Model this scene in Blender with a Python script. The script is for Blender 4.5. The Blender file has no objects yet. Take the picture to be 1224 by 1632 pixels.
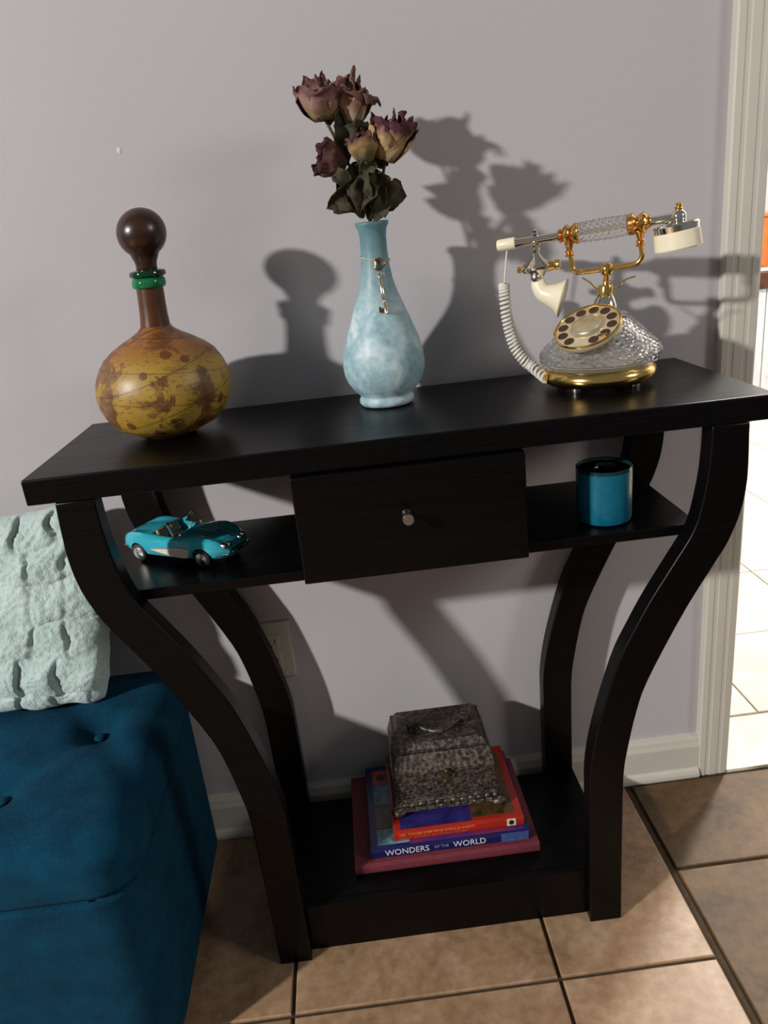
import bpy, bmesh, math, random
from mathutils import Vector, Matrix, noise as mnoise
PI = math.pi
random.seed(7)
sc = bpy.context.scene
COL = sc.collection

# ------------------------------------------------------------------ camera
CX, CY, CZ = 0.1072, -1.1331, 1.0137
YAW, PITCH, ROLL, FPX = 0.0327, -0.3539, -0.1074, 1207.36
def cam_axes():
    cy, sy, cp, sp = math.cos(YAW), math.sin(YAW), math.cos(PITCH), math.sin(PITCH)
    fw = Vector((sy*cp, cy*cp, sp)); rt = Vector((cy, -sy, 0)); up = rt.cross(fw)
    c, s = math.cos(ROLL), math.sin(ROLL)
    return fw, rt*c+up*s, up*c-rt*s
FW, RT, UP = cam_axes()
cam_d = bpy.data.cameras.new('camera'); cam = bpy.data.objects.new('camera', cam_d); COL.objects.link(cam)
cam_d.sensor_fit = 'VERTICAL'; cam_d.sensor_height = 24.0; cam_d.lens = FPX/1632*24.0
cam_d.clip_start = 0.02
M = Matrix((RT, UP, -FW)).transposed().to_4x4(); M.translation = (CX, CY, CZ)
cam.matrix_world = M
sc.camera = cam

# ------------------------------------------------------------------ light
w = bpy.data.worlds.new('world'); sc.world = w; w.use_nodes = True
bg = w.node_tree.nodes['Background']; bg.inputs[0].default_value = (0.93, 0.96, 1.0, 1); bg.inputs[1].default_value = 0.19
def point_light(name, loc, power, radius, color):
    d = bpy.data.lights.new(name, 'POINT'); d.energy = power; d.shadow_soft_size = radius; d.color = color
    o = bpy.data.objects.new(name, d); o.location = loc; COL.objects.link(o); return o
point_light('lamp_light', (-3.50, -2.70, 2.38), 1080, 0.085, (1.0, 0.965, 0.93))
point_light('kitchen_light', (1.9, 1.35, 2.25), 300, 0.12, (1.0, 0.96, 0.90))
point_light('hall_light', (2.6, -1.7, 1.95), 95, 0.35, (1.0, 0.95, 0.88))
sc.view_settings.view_transform = 'Standard'; sc.view_settings.look = 'None'
sc.view_settings.exposure = -0.22; sc.view_settings.gamma = 1.0; sc.view_settings.use_curve_mapping = False

# ------------------------------------------------------------------ helpers
def ray(px, py): return FW + RT*((px-612)/FPX) - UP*((py-816)/FPX)
def at(px, py, y):
    d = ray(px, py); t = (y-CY)/d.y; return Vector((CX, CY, CZ)) + d*t
def atz(px, py, z):
    d = ray(px, py); t = (z-CZ)/d.z; return Vector((CX, CY, CZ)) + d*t

def rgb(h):
    h = h.lstrip('#'); v = [int(h[i:i+2], 16)/255 for i in (0, 2, 4)]
    return tuple(c/12.92 if c <= .04045 else ((c+.055)/1.055)**2.4 for c in v) + (1,)

class Nodes:
    def __init__(s, name):
        s.m = bpy.data.materials.new(name); s.m.use_nodes = True; s.t = s.m.node_tree
        s.p = s.t.nodes['Principled BSDF']
    def n(s, typ, **kw):
        x = s.t.nodes.new(typ)
        for k, v in kw.items():
            if k in x.inputs.keys(): x.inputs[k].default_value = v
            else: setattr(x, k, v)
        return x
    def l(s, a, b): s.t.links.new(a, b)
    def coord(s, out='Object', scale=(1, 1, 1), rot=(0, 0, 0)):
        c = s.n('ShaderNodeTexCoord'); m = s.n('ShaderNodeMapping')
        m.inputs['Scale'].default_value = scale; m.inputs['Rotation'].default_value = rot
        s.l(c.outputs[out], m.inputs['Vector']); return m.outputs['Vector']
    def noise(s, vec, scale, detail=4, rough=.5, dist=0):
        x = s.n('ShaderNodeTexNoise'); x.inputs['Scale'].default_value = scale; x.inputs['Detail'].default_value = detail
        x.inputs['Roughness'].default_value = rough; x.inputs['Distortion'].default_value = dist
        s.l(vec, x.inputs['Vector']); return x.outputs['Fac']
    def ramp(s, fac, stops):
        r = s.n('ShaderNodeValToRGB'); e = r.color_ramp.elements
        while len(e) < len(stops): e.new(.5)
        for i, (p, c) in enumerate(stops): e[i].position = p; e[i].color = c if len(c) == 4 else (*c, 1)
        s.l(fac, r.inputs['Fac']); return r.outputs['Color']
    def mix(s, fac, a, b, mode='MIX'):
        x = s.n('ShaderNodeMix'); x.data_type = 'RGBA'; x.blend_type = mode
        for sock, v in ((x.inputs[0], fac), (x.inputs[6], a), (x.inputs[7], b)):
            if isinstance(v, (int, float, tuple)): sock.default_value = v
            else: s.l(v, sock)
        return x.outputs[2]
    def math(s, op, a, b=None):
        x = s.n('ShaderNodeMath'); x.operation = op
        for i, v in enumerate((a, b)):
            if v is None: continue
            if isinstance(v, (int, float)): x.inputs[i].default_value = v
            else: s.l(v, x.inputs[i])
        return x.outputs[0]
    def bump(s, h, strength=.3, dist=.001):
        b = s.n('ShaderNodeBump'); b.inputs['Strength'].default_value = strength; b.inputs['Distance'].default_value = dist
        s.l(h, b.inputs['Height']); s.l(b.outputs['Normal'], s.p.inputs['Normal']); return b
    def set(s, **kw):
        for k, v in kw.items():
            k = k.replace('_', ' ')
            if isinstance(v, (int, float, tuple)): s.p.inputs[k].default_value = v
            else: s.l(v, s.p.inputs[k])
        return s

def simple(name, col, rough=.5, metal=0., var=.12, scale=40, bump=0., **kw):
    """plain colour with a little procedural variation"""
    N = Nodes(name); v = N.coord()
    f = N.noise(v, scale, 3)
    a = tuple(c*(1-var) for c in col[:3])+(1,); b = tuple(min(1, c*(1+var)) for c in col[:3])+(1,)
    N.set(Base_Color=N.ramp(f, [(.3, a), (.7, b)]), Roughness=rough, Metallic=metal)
    if bump: N.bump(f, bump)
    for k, x in kw.items(): N.set(**{k: x})
    return N.m

class MB:
    def __init__(s): s.v = []; s.f = []; s.uv = None
    def add(s, vs, fs):
        o = len(s.v); s.v += [Vector(p) for p in vs]; s.f += [tuple(i+o for i in f) for f in fs]; return s
    def box(s, x0, x1, y0, y1, z0, z1):
        return s.add([(x, y, z) for z in (z0, z1) for y in (y0, y1) for x in (x0, x1)],
                     [(0, 2, 3, 1), (4, 5, 7, 6), (0, 1, 5, 4), (2, 6, 7, 3), (0, 4, 6, 2), (1, 3, 7, 5)])
    def frustum(s, a, z0, b, z1):
        """a, b = (x0,x1,y0,y1) rectangles at z0 and z1"""
        return s.add([(a[0], a[2], z0), (a[1], a[2], z0), (a[0], a[3], z0), (a[1], a[3], z0),
                      (b[0], b[2], z1), (b[1], b[2], z1), (b[0], b[3], z1), (b[1], b[3], z1)],
                     [(0, 2, 3, 1), (4, 5, 7, 6), (0, 1, 5, 4), (2, 6, 7, 3), (0, 4, 6, 2), (1, 3, 7, 5)])
    def prism(s, poly, axis, a, b):
        """poly of 2-D points extruded along axis ('y': poly=(x,z); 'z': (x,y); 'x': (y,z))"""
        def P(p, h):
            return {'y': (p[0], h, p[1]), 'z': (p[0], p[1], h), 'x': (h, p[0], p[1])}[axis]
        n = len(poly)
        return s.add([P(p, a) for p in poly]+[P(p, b) for p in poly],
                     [tuple(range(n)), tuple(range(2*n-1, n-1, -1))]+[(i, i+n, (i+1) % n+n, (i+1) % n) for i in range(n)])
    def lathe(s, prof, seg=32, c=(0, 0, 0), lean=0., sy=1., disp=None):
        """prof [(r,z)] about z through c; x sheared by lean*z"""
        vs = []; fs = []; n = len(prof)
        for j, (r, z) in enumerate(prof):
            for i in range(seg):
                a = 2*PI*i/seg; rr = r+(disp(i/seg, z, r) if disp else 0)
                vs.append((c[0]+rr*math.cos(a)+lean*z, c[1]+sy*rr*math.sin(a), c[2]+z))
        for j in range(n-1):
            for i in range(seg):
                k = (i+1) % seg; fs.append((j*seg+i, j*seg+k, (j+1)*seg+k, (j+1)*seg+i))
        if prof[0][0] > 1e-6: fs.append(tuple(range(seg-1, -1, -1)))
        if prof[-1][0] > 1e-6: fs.append(tuple((n-1)*seg+i for i in range(seg)))
        return s.add(vs, fs)
    def tube(s, pts, rad, seg=10, caps=True, ref=None):
        pts = [Vector(p) for p in pts]; n = len(pts)
        rad = [rad]*n if isinstance(rad, (int, float)) else rad
        vs = []; fs = []; nrm = None
        for i in range(n):
            t = (pts[min(i+1, n-1)]-pts[max(i-1, 0)]).normalized()
            if nrm is None:
                r0 = ref or (Vector((0, 0, 1)) if abs(t.z) < .9 else Vector((1, 0, 0)))
                nrm = (Vector(r0)-t*t.dot(Vector(r0))).normalized()
            else: nrm = (nrm-t*t.dot(nrm)).normalized()
            b = t.cross(nrm)
            for k in range(seg):
                a = 2*PI*k/seg; vs.append(pts[i]+(nrm*math.cos(a)+b*math.sin(a))*rad[i])
        for i in range(n-1):
            for k in range(seg):
                q = (k+1) % seg; fs.append((i*seg+k, i*seg+q, (i+1)*seg+q, (i+1)*seg+k))
        if caps: fs.append(tuple(range(seg-1, -1, -1))); fs.append(tuple((n-1)*seg+k for k in range(seg)))
        return s.add(vs, fs)
    def turned(s, p0, p1, prof, seg=20, disp=None):
        """turned shape along p0->p1, prof [(t 0..1, r)]"""
        p0 = Vector(p0); p1 = Vector(p1); d = p1-p0; t = d.normalized()
        ref = Vector((0, 0, 1)) if abs(t.z) < .9 else Vector((1, 0, 0))
        a = (ref-t*t.dot(ref)).normalized(); b = t.cross(a); vs = []; fs = []; n = len(prof)
        for j, (u, r) in enumerate(prof):
            for k in range(seg):
                an = 2*PI*k/seg; rr = r+(disp(k/seg, u, r) if disp else 0)
                vs.append(p0+d*u+(a*math.cos(an)+b*math.sin(an))*rr)
        for j in range(n-1):
            for k in range(seg):
                q = (k+1) % seg; fs.append((j*seg+k, j*seg+q, (j+1)*seg+q, (j+1)*seg+k))
        fs.append(tuple(range(seg-1, -1, -1))); fs.append(tuple((n-1)*seg+k for k in range(seg)))
        return s.add(vs, fs)
    def ball(s, c, r, seg=16, rings=10, sc_=(1, 1, 1)):
        c = Vector(c); vs = []; fs = []
        for j in range(1, rings):
            th = PI*j/rings
            for i in range(seg):
                a = 2*PI*i/seg; vs.append(c+Vector((math.sin(th)*math.cos(a)*sc_[0], math.sin(th)*math.sin(a)*sc_[1], math.cos(th)*sc_[2]))*r)
        for j in range(rings-2):
            for i in range(seg):
                k = (i+1) % seg; fs.append((j*seg+i, (j+1)*seg+i, (j+1)*seg+k, j*seg+k))
        top = len(vs); vs.append(c+Vector((0, 0, r*sc_[2]))); vs.append(c-Vector((0, 0, r*sc_[2])))
        for i in range(seg):
            k = (i+1) % seg; fs.append((top, i, k)); fs.append((top+1, (rings-2)*seg+k, (rings-2)*seg+i))
        return s.add(vs, fs)
    def grid(s, fn, nu, nv, closed_u=False):
        """fn(u,v)->point, u,v in 0..1"""
        vs = [fn(i/nu, j/nv) for j in range(nv+1) for i in range(nu+1)]
        fs = [(j*(nu+1)+i, j*(nu+1)+i+1, (j+1)*(nu+1)+i+1, (j+1)*(nu+1)+i) for j in range(nv) for i in range(nu)]
        return s.add(vs, fs)
    def shift(s, d):
        d = Vector(d); s.v = [p+d for p in s.v]; return s
    def mesh(s, name, mat, smooth=False, fix=True):
        me = bpy.data.meshes.new(name); me.from_pydata([tuple(p) for p in s.v], [], s.f)
        if fix:
            bm = bmesh.new(); bm.from_mesh(me); bmesh.ops.recalc_face_normals(bm, faces=bm.faces); bm.to_mesh(me); bm.free()
        me.materials.append(mat)
        if smooth:
            for p in me.polygons: p.use_smooth = True
            if smooth != 'all': me.set_sharp_from_angle(angle=math.radians(40))
        me.update(); return me
    def build(s, name, mat, parent=None, smooth=False, bevel=0, world=True, solid=0, fix=True):
        """world=True: vertices are in world space and shifted to the parent's (unrotated) location"""
        if parent is not None and world:
            off = parent.location.copy()
            if parent.parent: off = off + parent.parent.location
            s.v = [p-off for p in s.v]
        o = bpy.data.objects.new(name, s.mesh(name, mat, smooth, fix)); COL.objects.link(o)
        if parent is not None: o.parent = parent
        if bevel:
            b = o.modifiers.new('bevel', 'BEVEL'); b.width = bevel; b.segments = 2; b.limit_method = 'ANGLE'; b.angle_limit = math.radians(35)
        if solid:
            b = o.modifiers.new('solid', 'SOLIDIFY'); b.thickness = solid; b.offset = 0
        return o

def tag(o, label=None, cat=None, group=None, kind=None):
    if label: o['label'] = label
    if cat: o['category'] = cat
    if group: o['group'] = group
    if kind: o['kind'] = kind
    return o
def thing(name, loc, label, cat, group=None, rz=0):
    o = bpy.data.objects.new(name, None); o.empty_display_size = .03; COL.objects.link(o); o.location = loc; o.rotation_euler = (0, 0, rz)
    return tag(o, label, cat, group)
def struct(o): o['kind'] = 'structure'; return o
def spline(pts, n):
    """Catmull-Rom through 2-D/3-D points"""
    P = [Vector(p) for p in pts]; out = []; m = len(P)-1
    for i in range(n+1):
        t = i/n*m; k = min(int(t), m-1); f = t-k
        p0, p1, p2, p3 = P[max(k-1, 0)], P[k], P[k+1], P[min(k+2, m)]
        out.append(.5*((2*p1)+(p2-p0)*f+(2*p0-5*p1+4*p2-p3)*f*f+(3*p1-p0-3*p2+p3)*f**3))
    return out
def nz(p, sc_=1): return mnoise.noise(Vector(p)*sc_)

# ------------------------------------------------------------------ materials
def wall_paint():
    N = Nodes('wall_paint'); v = N.coord()
    N.set(Base_Color=N.ramp(N.noise(v, 1.3, 2), [(.3, rgb('aeaaad')), (.7, rgb('b3afb2'))]), Roughness=.75)
    N.bump(N.noise(v, 160, 2), .12, .001); return N.m
def tile_mat(name, cols, rough, scale=9.):
    N = Nodes(name); v = N.coord('Generated'); c = N.n('ShaderNodeTexCoord')
    oi = N.n('ShaderNodeObjectInfo')
    mp = N.n('ShaderNodeVectorMath'); mp.operation = 'ADD'; N.l(c.outputs['Object'], mp.inputs[0])
    cb = N.n('ShaderNodeCombineXYZ'); N.l(N.math('MULTIPLY', oi.outputs['Random'], 37.), cb.inputs[0]); N.l(oi.outputs['Random'], cb.inputs[1]); N.l(cb.outputs[0], mp.inputs[1])
    f = N.noise(mp.outputs[0], scale, 6, .62, .6); g = N.noise(mp.outputs[0], scale*7, 3)
    base = N.ramp(f, [(.32, cols[0]), (.5, cols[1]), (.66, cols[2])])
    base = N.mix(.32, base, N.ramp(g, [(.35, cols[0]), (.65, cols[2])]))
    N.set(Base_Color=base, Roughness=rough); N.bump(f, .15, .001); return N.m
def black_wood():
    N = Nodes('espresso_wood'); v = N.coord('Object', (6, 60, 260)); f = N.noise(v, 1.4, 5, .6, .3)
    N.set(Base_Color=N.ramp(f, [(.3, (.0012, .0012, .0013, 1)), (.55, (.0020, .0018, .0020, 1)), (.75, (.0030, .0025, .0027, 1))]), Roughness=N.math('ADD', N.math('MULTIPLY', f, .18), .24))
    N.set(Specular_IOR_Level=.16)
    N.bump(f, .22, .0006); return N.m
MAT = {}
MAT['wall'] = wall_paint()
MAT['trim'] = simple('white_trim_paint', rgb('c1bcb1'), .42, 0, .03, 12)
MAT['grout'] = simple('grout', rgb('3c2e1c'), .95, 0, .2, 90, .3)
MAT['grout_dark'] = simple('dark_grout', rgb('2a2116'), .95, 0, .2, 90, .3)
MAT['grout_pale'] = simple('pale_grout', rgb('86837c'), .95, 0, .1, 60)
MAT['tile'] = tile_mat('tan_tile', (rgb('795c42'), rgb('9a7b5c'), rgb('b2957a')), .42)
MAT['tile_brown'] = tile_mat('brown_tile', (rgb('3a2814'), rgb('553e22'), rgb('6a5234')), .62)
MAT['tile_cream'] = tile_mat('cream_tile', (rgb('d6cbb0'), rgb('e2d9c2'), rgb('eae3d2')), .4, 6)
MAT['marble'] = tile_mat('marble', (rgb('d3cbb9'), rgb('e3dccb'), rgb('ece6d8')), .3, 14)
MAT['wood'] = black_wood()
MAT['gold'] = simple('polished_gold', (.83, .55, .17, 1), .16, 1, .06, 60)
MAT['copper_gold'] = simple('reddish_gold', (.80, .42, .12, 1), .2, 1, .08, 60)
MAT['chrome'] = simple('pale_gold_chrome', (.80, .76, .66, 1), .1, 1, .04, 50)
MAT['steel'] = simple('brushed_nickel', (.42, .40, .37, 1), .34, 1, .06, 120)
MAT['ivory'] = simple('ivory_plastic', rgb('e6dcbf'), .35, 0, .04, 30)

# ------------------------------------------------------------------ setting
WY = 0.006                                   # face of the back wall
DX0, DX1 = 0.733, 1.60                       # doorway
m = MB().box(-3.0, .716, WY, .13, -.02, 2.5).box(.716, 1.617, WY, .13, 2.06, 2.5).box(1.617, 3.2, WY, .13, -.02, 2.5)
wall = struct(m.build('wall_back', MAT['wall']))
sp = at(190, 240, WY)
sm = MB().ball((0, 0, 0), .0032, 12, 8, (1, .25, 1.35)); sm.shift(sp)
sm.build('spackle_spot', simple('spackle', rgb('bdb9ba'), .8), wall, True)
# door casing: fluted profile, run up both sides and across the head
prof = [(0, 0), (0, .0130), (.002, .0160), (.011, .0168), (.0135, .0158), (.018, .0158), (.0205, .0170), (.033, .0170), (.0355, .0160), (.0395, .0160), (.042, .0168), (.052, .0158), (.056, .0125), (.056, 0)]
cs = MB()
cs.prism([(.677+a, WY-b) for a, b in prof], 'z', 0, 2.10)
cs.prism([(1.656-a, WY-b) for a, b in prof], 'z', 0, 2.10)
cs.prism([(WY-b, 2.10-a) for a, b in prof], 'x', .733, 1.60)
cs.box(.716, .733, WY+.0005, .13, 0, 2.06).box(1.60, 1.617, WY+.0005, .13, 0, 2.06).box(.733, 1.60, WY+.0005, .13, 2.043, 2.06)
struct(cs.build('trim_1', MAT['trim']))
# baseboard with eased top and shoe moulding
bp = [(WY, 0), (-.014, 0), (-.0155, .004), (-.0150, .010), (-.0125, .0155), (-.009, .0185), (-.008, .020), (-.008, .066), (-.0055, .073), (-.004, .080), (-.0015, .0855), (WY, .087)]
struct(MB().prism(bp, 'x', -3.0, .677).build('baseboard_back', MAT['trim']))
struct(MB().prism(bp, 'x', 1.656, 3.2).build('baseboard_right', MAT['trim']))

# floor: slab with the tiles as pieces of it
fl = struct(MB().box(-3.0, 3.2, -4.0, WY-.003, -.06, -.0045).build('floor', MAT['grout']))
XA, TS, YT, XC = -.0702, .3801, -.3692, .5377
def tile_mesh(name, mat, sx, sy, b=.0018, h=.008):
    m = MB(); m.add([(0, 0, -h), (sx, 0, -h), (sx, sy, -h), (0, sy, -h), (0, 0, -b*.6), (sx, 0, -b*.6), (sx, sy, -b*.6), (0, sy, -b*.6),
                    (b, b, 0), (sx-b, b, 0), (sx-b, sy-b, 0), (b, sy-b, 0)],
                    [(3, 2, 1, 0), (0, 1, 5, 4), (1, 2, 6, 5), (2, 3, 7, 6), (3, 0, 4, 7), (4, 5, 9, 8), (5, 6, 10, 9), (6, 7, 11, 10), (7, 4, 8, 11), (8, 9, 10, 11)])
    return m.mesh(name, mat, False, False)
TCACHE = {}
def lay(xs, ys, gap, mat, parent, name='floor_tile'):
    for i in range(len(xs)-1):
        for j in range(len(ys)-1):
            sx = xs[i+1]-xs[i]-gap; sy = ys[j+1]-ys[j]-gap
            key = (mat.name, round(sx, 4), round(sy, 4))
            if key not in TCACHE: TCACHE[key] = tile_mesh(name, mat, sx, sy)
            o = bpy.data.objects.new(name, TCACHE[key]); COL.objects.link(o); o.parent = parent
            o.location = (xs[i]+gap/2, ys[j]+gap/2, random.uniform(-.0004, .0004))
lay([XA-TS*k for k in (5, 4, 3, 2, 1, 0)]+[XA+TS, XC], [YT-TS*k for k in (5, 4, 3, 2, 1, 0)]+[WY-.004], .006, MAT['tile'], fl)
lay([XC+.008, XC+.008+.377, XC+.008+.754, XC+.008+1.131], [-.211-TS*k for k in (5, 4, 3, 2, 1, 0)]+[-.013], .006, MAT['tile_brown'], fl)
# threshold slab and the next room
struct(MB().box(DX0, DX1, -.006, .142, -.02, .002).build('trim_2', MAT['marble'], bevel=.0015))
fl2 = struct(MB().box(-.4, 3.2, .148, 3.1, -.06, -.003).build('floor_kitchen', MAT['grout_pale']))
S2 = .3155
lay([.88+S2*k for k in range(-3, 8)], [.15, .452]+[.452+S2*k for k in range(1, 9)], .004, MAT['tile_cream'], fl2)
struct(MB().box(-.4, 3.2, 3.0, 3.1, -.02, 2.5).build('wall_far', MAT['wall']))
struct(MB().box(3.1, 3.2, .13, 3.0, -.02, 2.5).build('wall_right', MAT['wall']))
struct(MB().box(-.5, -.4, .13, 3.1, -.02, 2.5).build('wall_left', MAT['wall']))
struct(MB().box(-.5, 3.2, WY, 3.1, 2.5, 2.55).build('ceiling', MAT['trim']))
# electrical outlet low on the wall, behind the back leg
ox0, ox1, oz0, oz1 = -.104, -.034, .316, .423
t = thing('electrical_outlet', ((ox0+ox1)/2, WY, oz0), 'cream duplex electrical outlet on the wall behind the console table', 'outlet')
MB().prism([(ox0, oz0), (ox1, oz0), (ox1, oz1), (ox0, oz1)], 'y', WY-.006, WY).build('wall_plate', simple('cream_plate', rgb('b4b0a6'), .5, 0, .03), t, bevel=.003)
dk = simple('slot_dark', rgb('1a1612'), .8)
for zc in (.351, .388):
    rc = MB().box(-.083, -.055, WY-.0085, WY-.006, zc-.013, zc+.013).build('receptacle', simple('receptacle_plastic', rgb('b0aca0'), .5), t, bevel=.003)
    MB().box(-.077, -.0755, WY-.0090, WY-.0084, zc-.004, zc+.006).box(-.0625, -.061, WY-.0090, WY-.0084, zc-.004, zc+.005).turned((-.069, WY-.0084, zc-.008), (-.069, WY-.009, zc-.008), [(0, .0022), (1, .0022)], 10).build('slot', dk, rc)
MB().ball((-.069, WY-.0062, .3695), .0028, 10, 6, (1, .5, 1)).build('screw', MAT['steel'], t, True)

# ------------------------------------------------------------------ console table
X0 = .168; YF = -.287; ZT = .79; ZU = .7589
tb = thing('console_table', (X0, -.147, 0), 'black woodgrain console table with curved tapering legs and one drawer', 'table')
MB().box(X0-.4406, X0+.4406, YF, -.006, ZU, ZT).build('tabletop', MAT['wood'], tb, bevel=.0022)
outer = [(.409, .7589), (.411, .72), (.411, .681), (.405, .643), (.391, .605), (.374, .5756), (.338, .5127), (.294, .4201), (.2785, .3700), (.267, .3100), (.2625, .2750), (.2612, .23), (.2605, .12), (.2605, 0)]
inner = [(.364, .7589), (.3630, .72), (.3590, .68), (.3480, .6302), (.3235, .5867), (.2954, .5397), (.2726, .4954), (.252, .449), (.227, .36), (.2145, .29), (.2128, .23), (.2125, .12), (.2125, 0)]
poly = [tuple(p) for p in spline(outer, 44)]+[tuple(p) for p in reversed(spline(inner, 44))]
def leg(sgn, y0, y1):
    pl = [(X0+sgn*a, b) for a, b in poly]; n = 45
    m = MB(); vs = [(x, y, z) for y in (y0, y1) for x, z in pl]; N2 = 2*n; fs = []
    for i in range(n-1):
        j = N2-1-i
        fs.append((i, i+1, j-1, j)); fs.append((N2+i+1, N2+i, N2+j, N2+j-1))
    fs += [(i, i+N2, (i+1) % N2+N2, (i+1) % N2) for i in range(N2)]
    m.add(vs, fs); return m.build('leg', MAT['wood'], tb, smooth=True, bevel=.0018)
for sgn in (-1, 1):
    leg(sgn, YF, -.2590); leg(sgn, -.0445, -.0165)
MB().box(X0-.366, X0+.366, -.2588, -.0447, .6113, .6253).build('middle_shelf', MAT['wood'], tb, bevel=.0012)
MB().box(X0-.13, X0+.13, -.277, -.046, .6255, ZU-.0003).build('drawer_box', MAT['wood'], tb)
dr = MB().box(X0-.138, X0+.138, -.2935, -.2772, .6215, .7570).build('drawer', MAT['wood'], tb, bevel=.0015)
k0 = at(648, 818, -.2935); k1 = k0+Vector((0, -.024, 0))
MB().turned(k0, k1, [(0, .0055), (.08, .0050), (.2, .0036), (.72, .0034), (.77, .0060), (.80, .0070), (.95, .0070), (1, .0062)], 20).build('knob', MAT['steel'], dr, True)
MB().box(X0-.2605, X0+.2605, -.2563, -.0447, .070, .085).build('bottom_shelf', MAT['wood'], tb, bevel=.0012)
MB().box(X0-.2122, X0+.2122, -.2685, -.2565, 0, .085).build('plinth_panel', MAT['wood'], tb, bevel=.0012)
for sgn in (-1, 1):
    a, b = sorted((X0+sgn*.2605, X0+sgn*.2455)); MB().box(a, b, -.2563, -.0447, 0, .0698).build('side_panel', MAT['wood'], tb)

# ------------------------------------------------------------------ decanter
def map_leather():
    N = Nodes('map_leather'); v = N.coord(); sx = N.n('ShaderNodeSeparateXYZ'); N.l(v, sx.inputs[0])
    n1 = N.noise(v, 26, 7, .65, .5); n2 = N.noise(v, 9, 3); n3 = N.noise(v, 70, 4)
    sea = N.ramp(n2, [(.35, rgb('917229')), (.65, rgb('ad8d38'))])
    land = N.ramp(n3, [(.35, rgb('4c2a1e')), (.6, rgb('75502c'))])
    edge = N.ramp(n1, [(.505, (0, 0, 0, 1)), (.56, (.9, .9, .9, 1))])
    c = N.mix(edge, sea, land)
    top = N.ramp(N.math('ADD', sx.outputs['Z'], N.math('MULTIPLY', N.math('SUBTRACT', n2, .5), .05)), [(.096, (0, 0, 0, 1)), (.112, (1, 1, 1, 1))])
    c = N.mix(top, c, N.mix(edge, rgb('8c5a20'), rgb('633a1c')))
    # rhumb lines
    for (a, b, fr, off) in ((.10, 1., 26., .2), (-.28, 1., 21., .6)):
        q = N.math('ADD', N.math('ADD', N.math('MULTIPLY', sx.outputs['X'], a), N.math('MULTIPLY', sx.outputs['Z'], b)), N.math('MULTIPLY', sx.outputs['Y'], a*.5))
        f = N.math('FRACT', N.math('ADD', N.math('MULTIPLY', q, fr), off))
        ln = N.math('LESS_THAN', N.math('ABSOLUTE', N.math('SUBTRACT', f, .5)), .014)
        c = N.mix(N.math('MULTIPLY', ln, .6), c, rgb('3f2114'))
    vo = N.n('ShaderNodeTexVoronoi'); vo.inputs['Scale'].default_value = 38; N.l(v, vo.inputs['Vector'])
    sc_ = N.n('ShaderNodeSeparateColor'); N.l(vo.outputs['Color'], sc_.inputs[0])
    spot = N.math('MULTIPLY', N.math('LESS_THAN', vo.outputs['Distance'], .27), N.math('GREATER_THAN', sc_.outputs[0], .80))
    c = N.mix(N.math('MULTIPLY', spot, .8), c, rgb('56291c'))
    txt = N.noise(N.coord('Object', (160, 160, 620)), 1., 2)
    c = N.mix(N.ramp(txt, [(.58, (0, 0, 0, 1)), (.66, (.55, .55, .55, 1))]), c, rgb('4a2b18'))
    N.set(Base_Color=c, Roughness=.42); N.bump(n3, .08, .001); return N.m
def leather(name, a, b):
    N = Nodes(name); v = N.coord(); f = N.noise(v, 45, 5, .6)
    N.set(Base_Color=N.ramp(f, [(.3, a), (.7, b)]), Roughness=.3); N.bump(f, .1, .001); return N.m
DC = (-.1305, -.131, ZT)
d = thing('decanter', DC, 'round-bellied decanter wrapped in a yellow antique map, with ball stopper', 'decanter')
LN = .052
body = [(.0, .0), (.030, .0), (.0400, .0035)]
for i in range(4, 26):
    z = i/26*.104; body.append((.0858*math.sqrt(max(0, 1-((z-.063)/.0705)**2)), z))
body = [p for p in body if p[1] <= .003 or p[1] > .004]
body += [(.0700, .1050), (.0585, .1145), (.0445, .1230), (.0310, .1300), (.0225, .1355), (.0190, .1400), (.0, .1400)]
MB().lathe(body, 64, DC, LN).build('map_body', map_leather(), d, 'all')
MB().lathe([(0, .1395), (.0187, .1395), (.0182, .145), (.0172, .156), (.0168, .170), (.0166, .188), (0, .188)], 40, DC, LN).build('neck', leather('brown_leather', rgb('40230f'), rgb('583217')), d, True)
gg = Nodes('green_glass'); gg.set(Base_Color=gg.ramp(gg.noise(gg.coord(), 30, 2), [(.3, rgb('16683c')), (.7, rgb('1f7f4c'))]), Roughness=.08, Transmission_Weight=.35, IOR=1.45)
gd = Nodes('dark_green_glass'); gd.set(Base_Color=gd.ramp(gd.noise(gd.coord(), 30, 2), [(.3, rgb('06261a')), (.7, rgb('0b3826'))]), Roughness=.07)
MB().lathe([(.012, .1865), (.0190, .1868), (.0207, .189), (.0209, .1925), (.0205, .1965), (.0185, .1985), (.012, .1985)], 40, DC, LN).build('glass_collar', gg.m, d, True)
MB().lathe([(.012, .1985), (.0185, .1988), (.0222, .2010), (.0224, .2035), (.0212, .2065), (.0165, .2080), (.012, .2082)], 40, DC, LN).build('glass_lip', gd.m, d, True)
stp = [(0, .203), (.0128, .203), (.0128, .212), (.0132, .2165)]
for i in range(2, 21):
    a = PI*(1-i/20*.999); th = -PI/2+PI*(i/20)
    if -.0295*math.cos(PI*i/20) > -.0255: stp.append((.0298*math.sin(PI*i/20), .2505-.0290*math.cos(PI*i/20)))
MB().lathe(stp, 48, DC, LN).build('ball_stopper', leather('dark_leather', rgb('24130b'), rgb('382013')), d, 'all')

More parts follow.
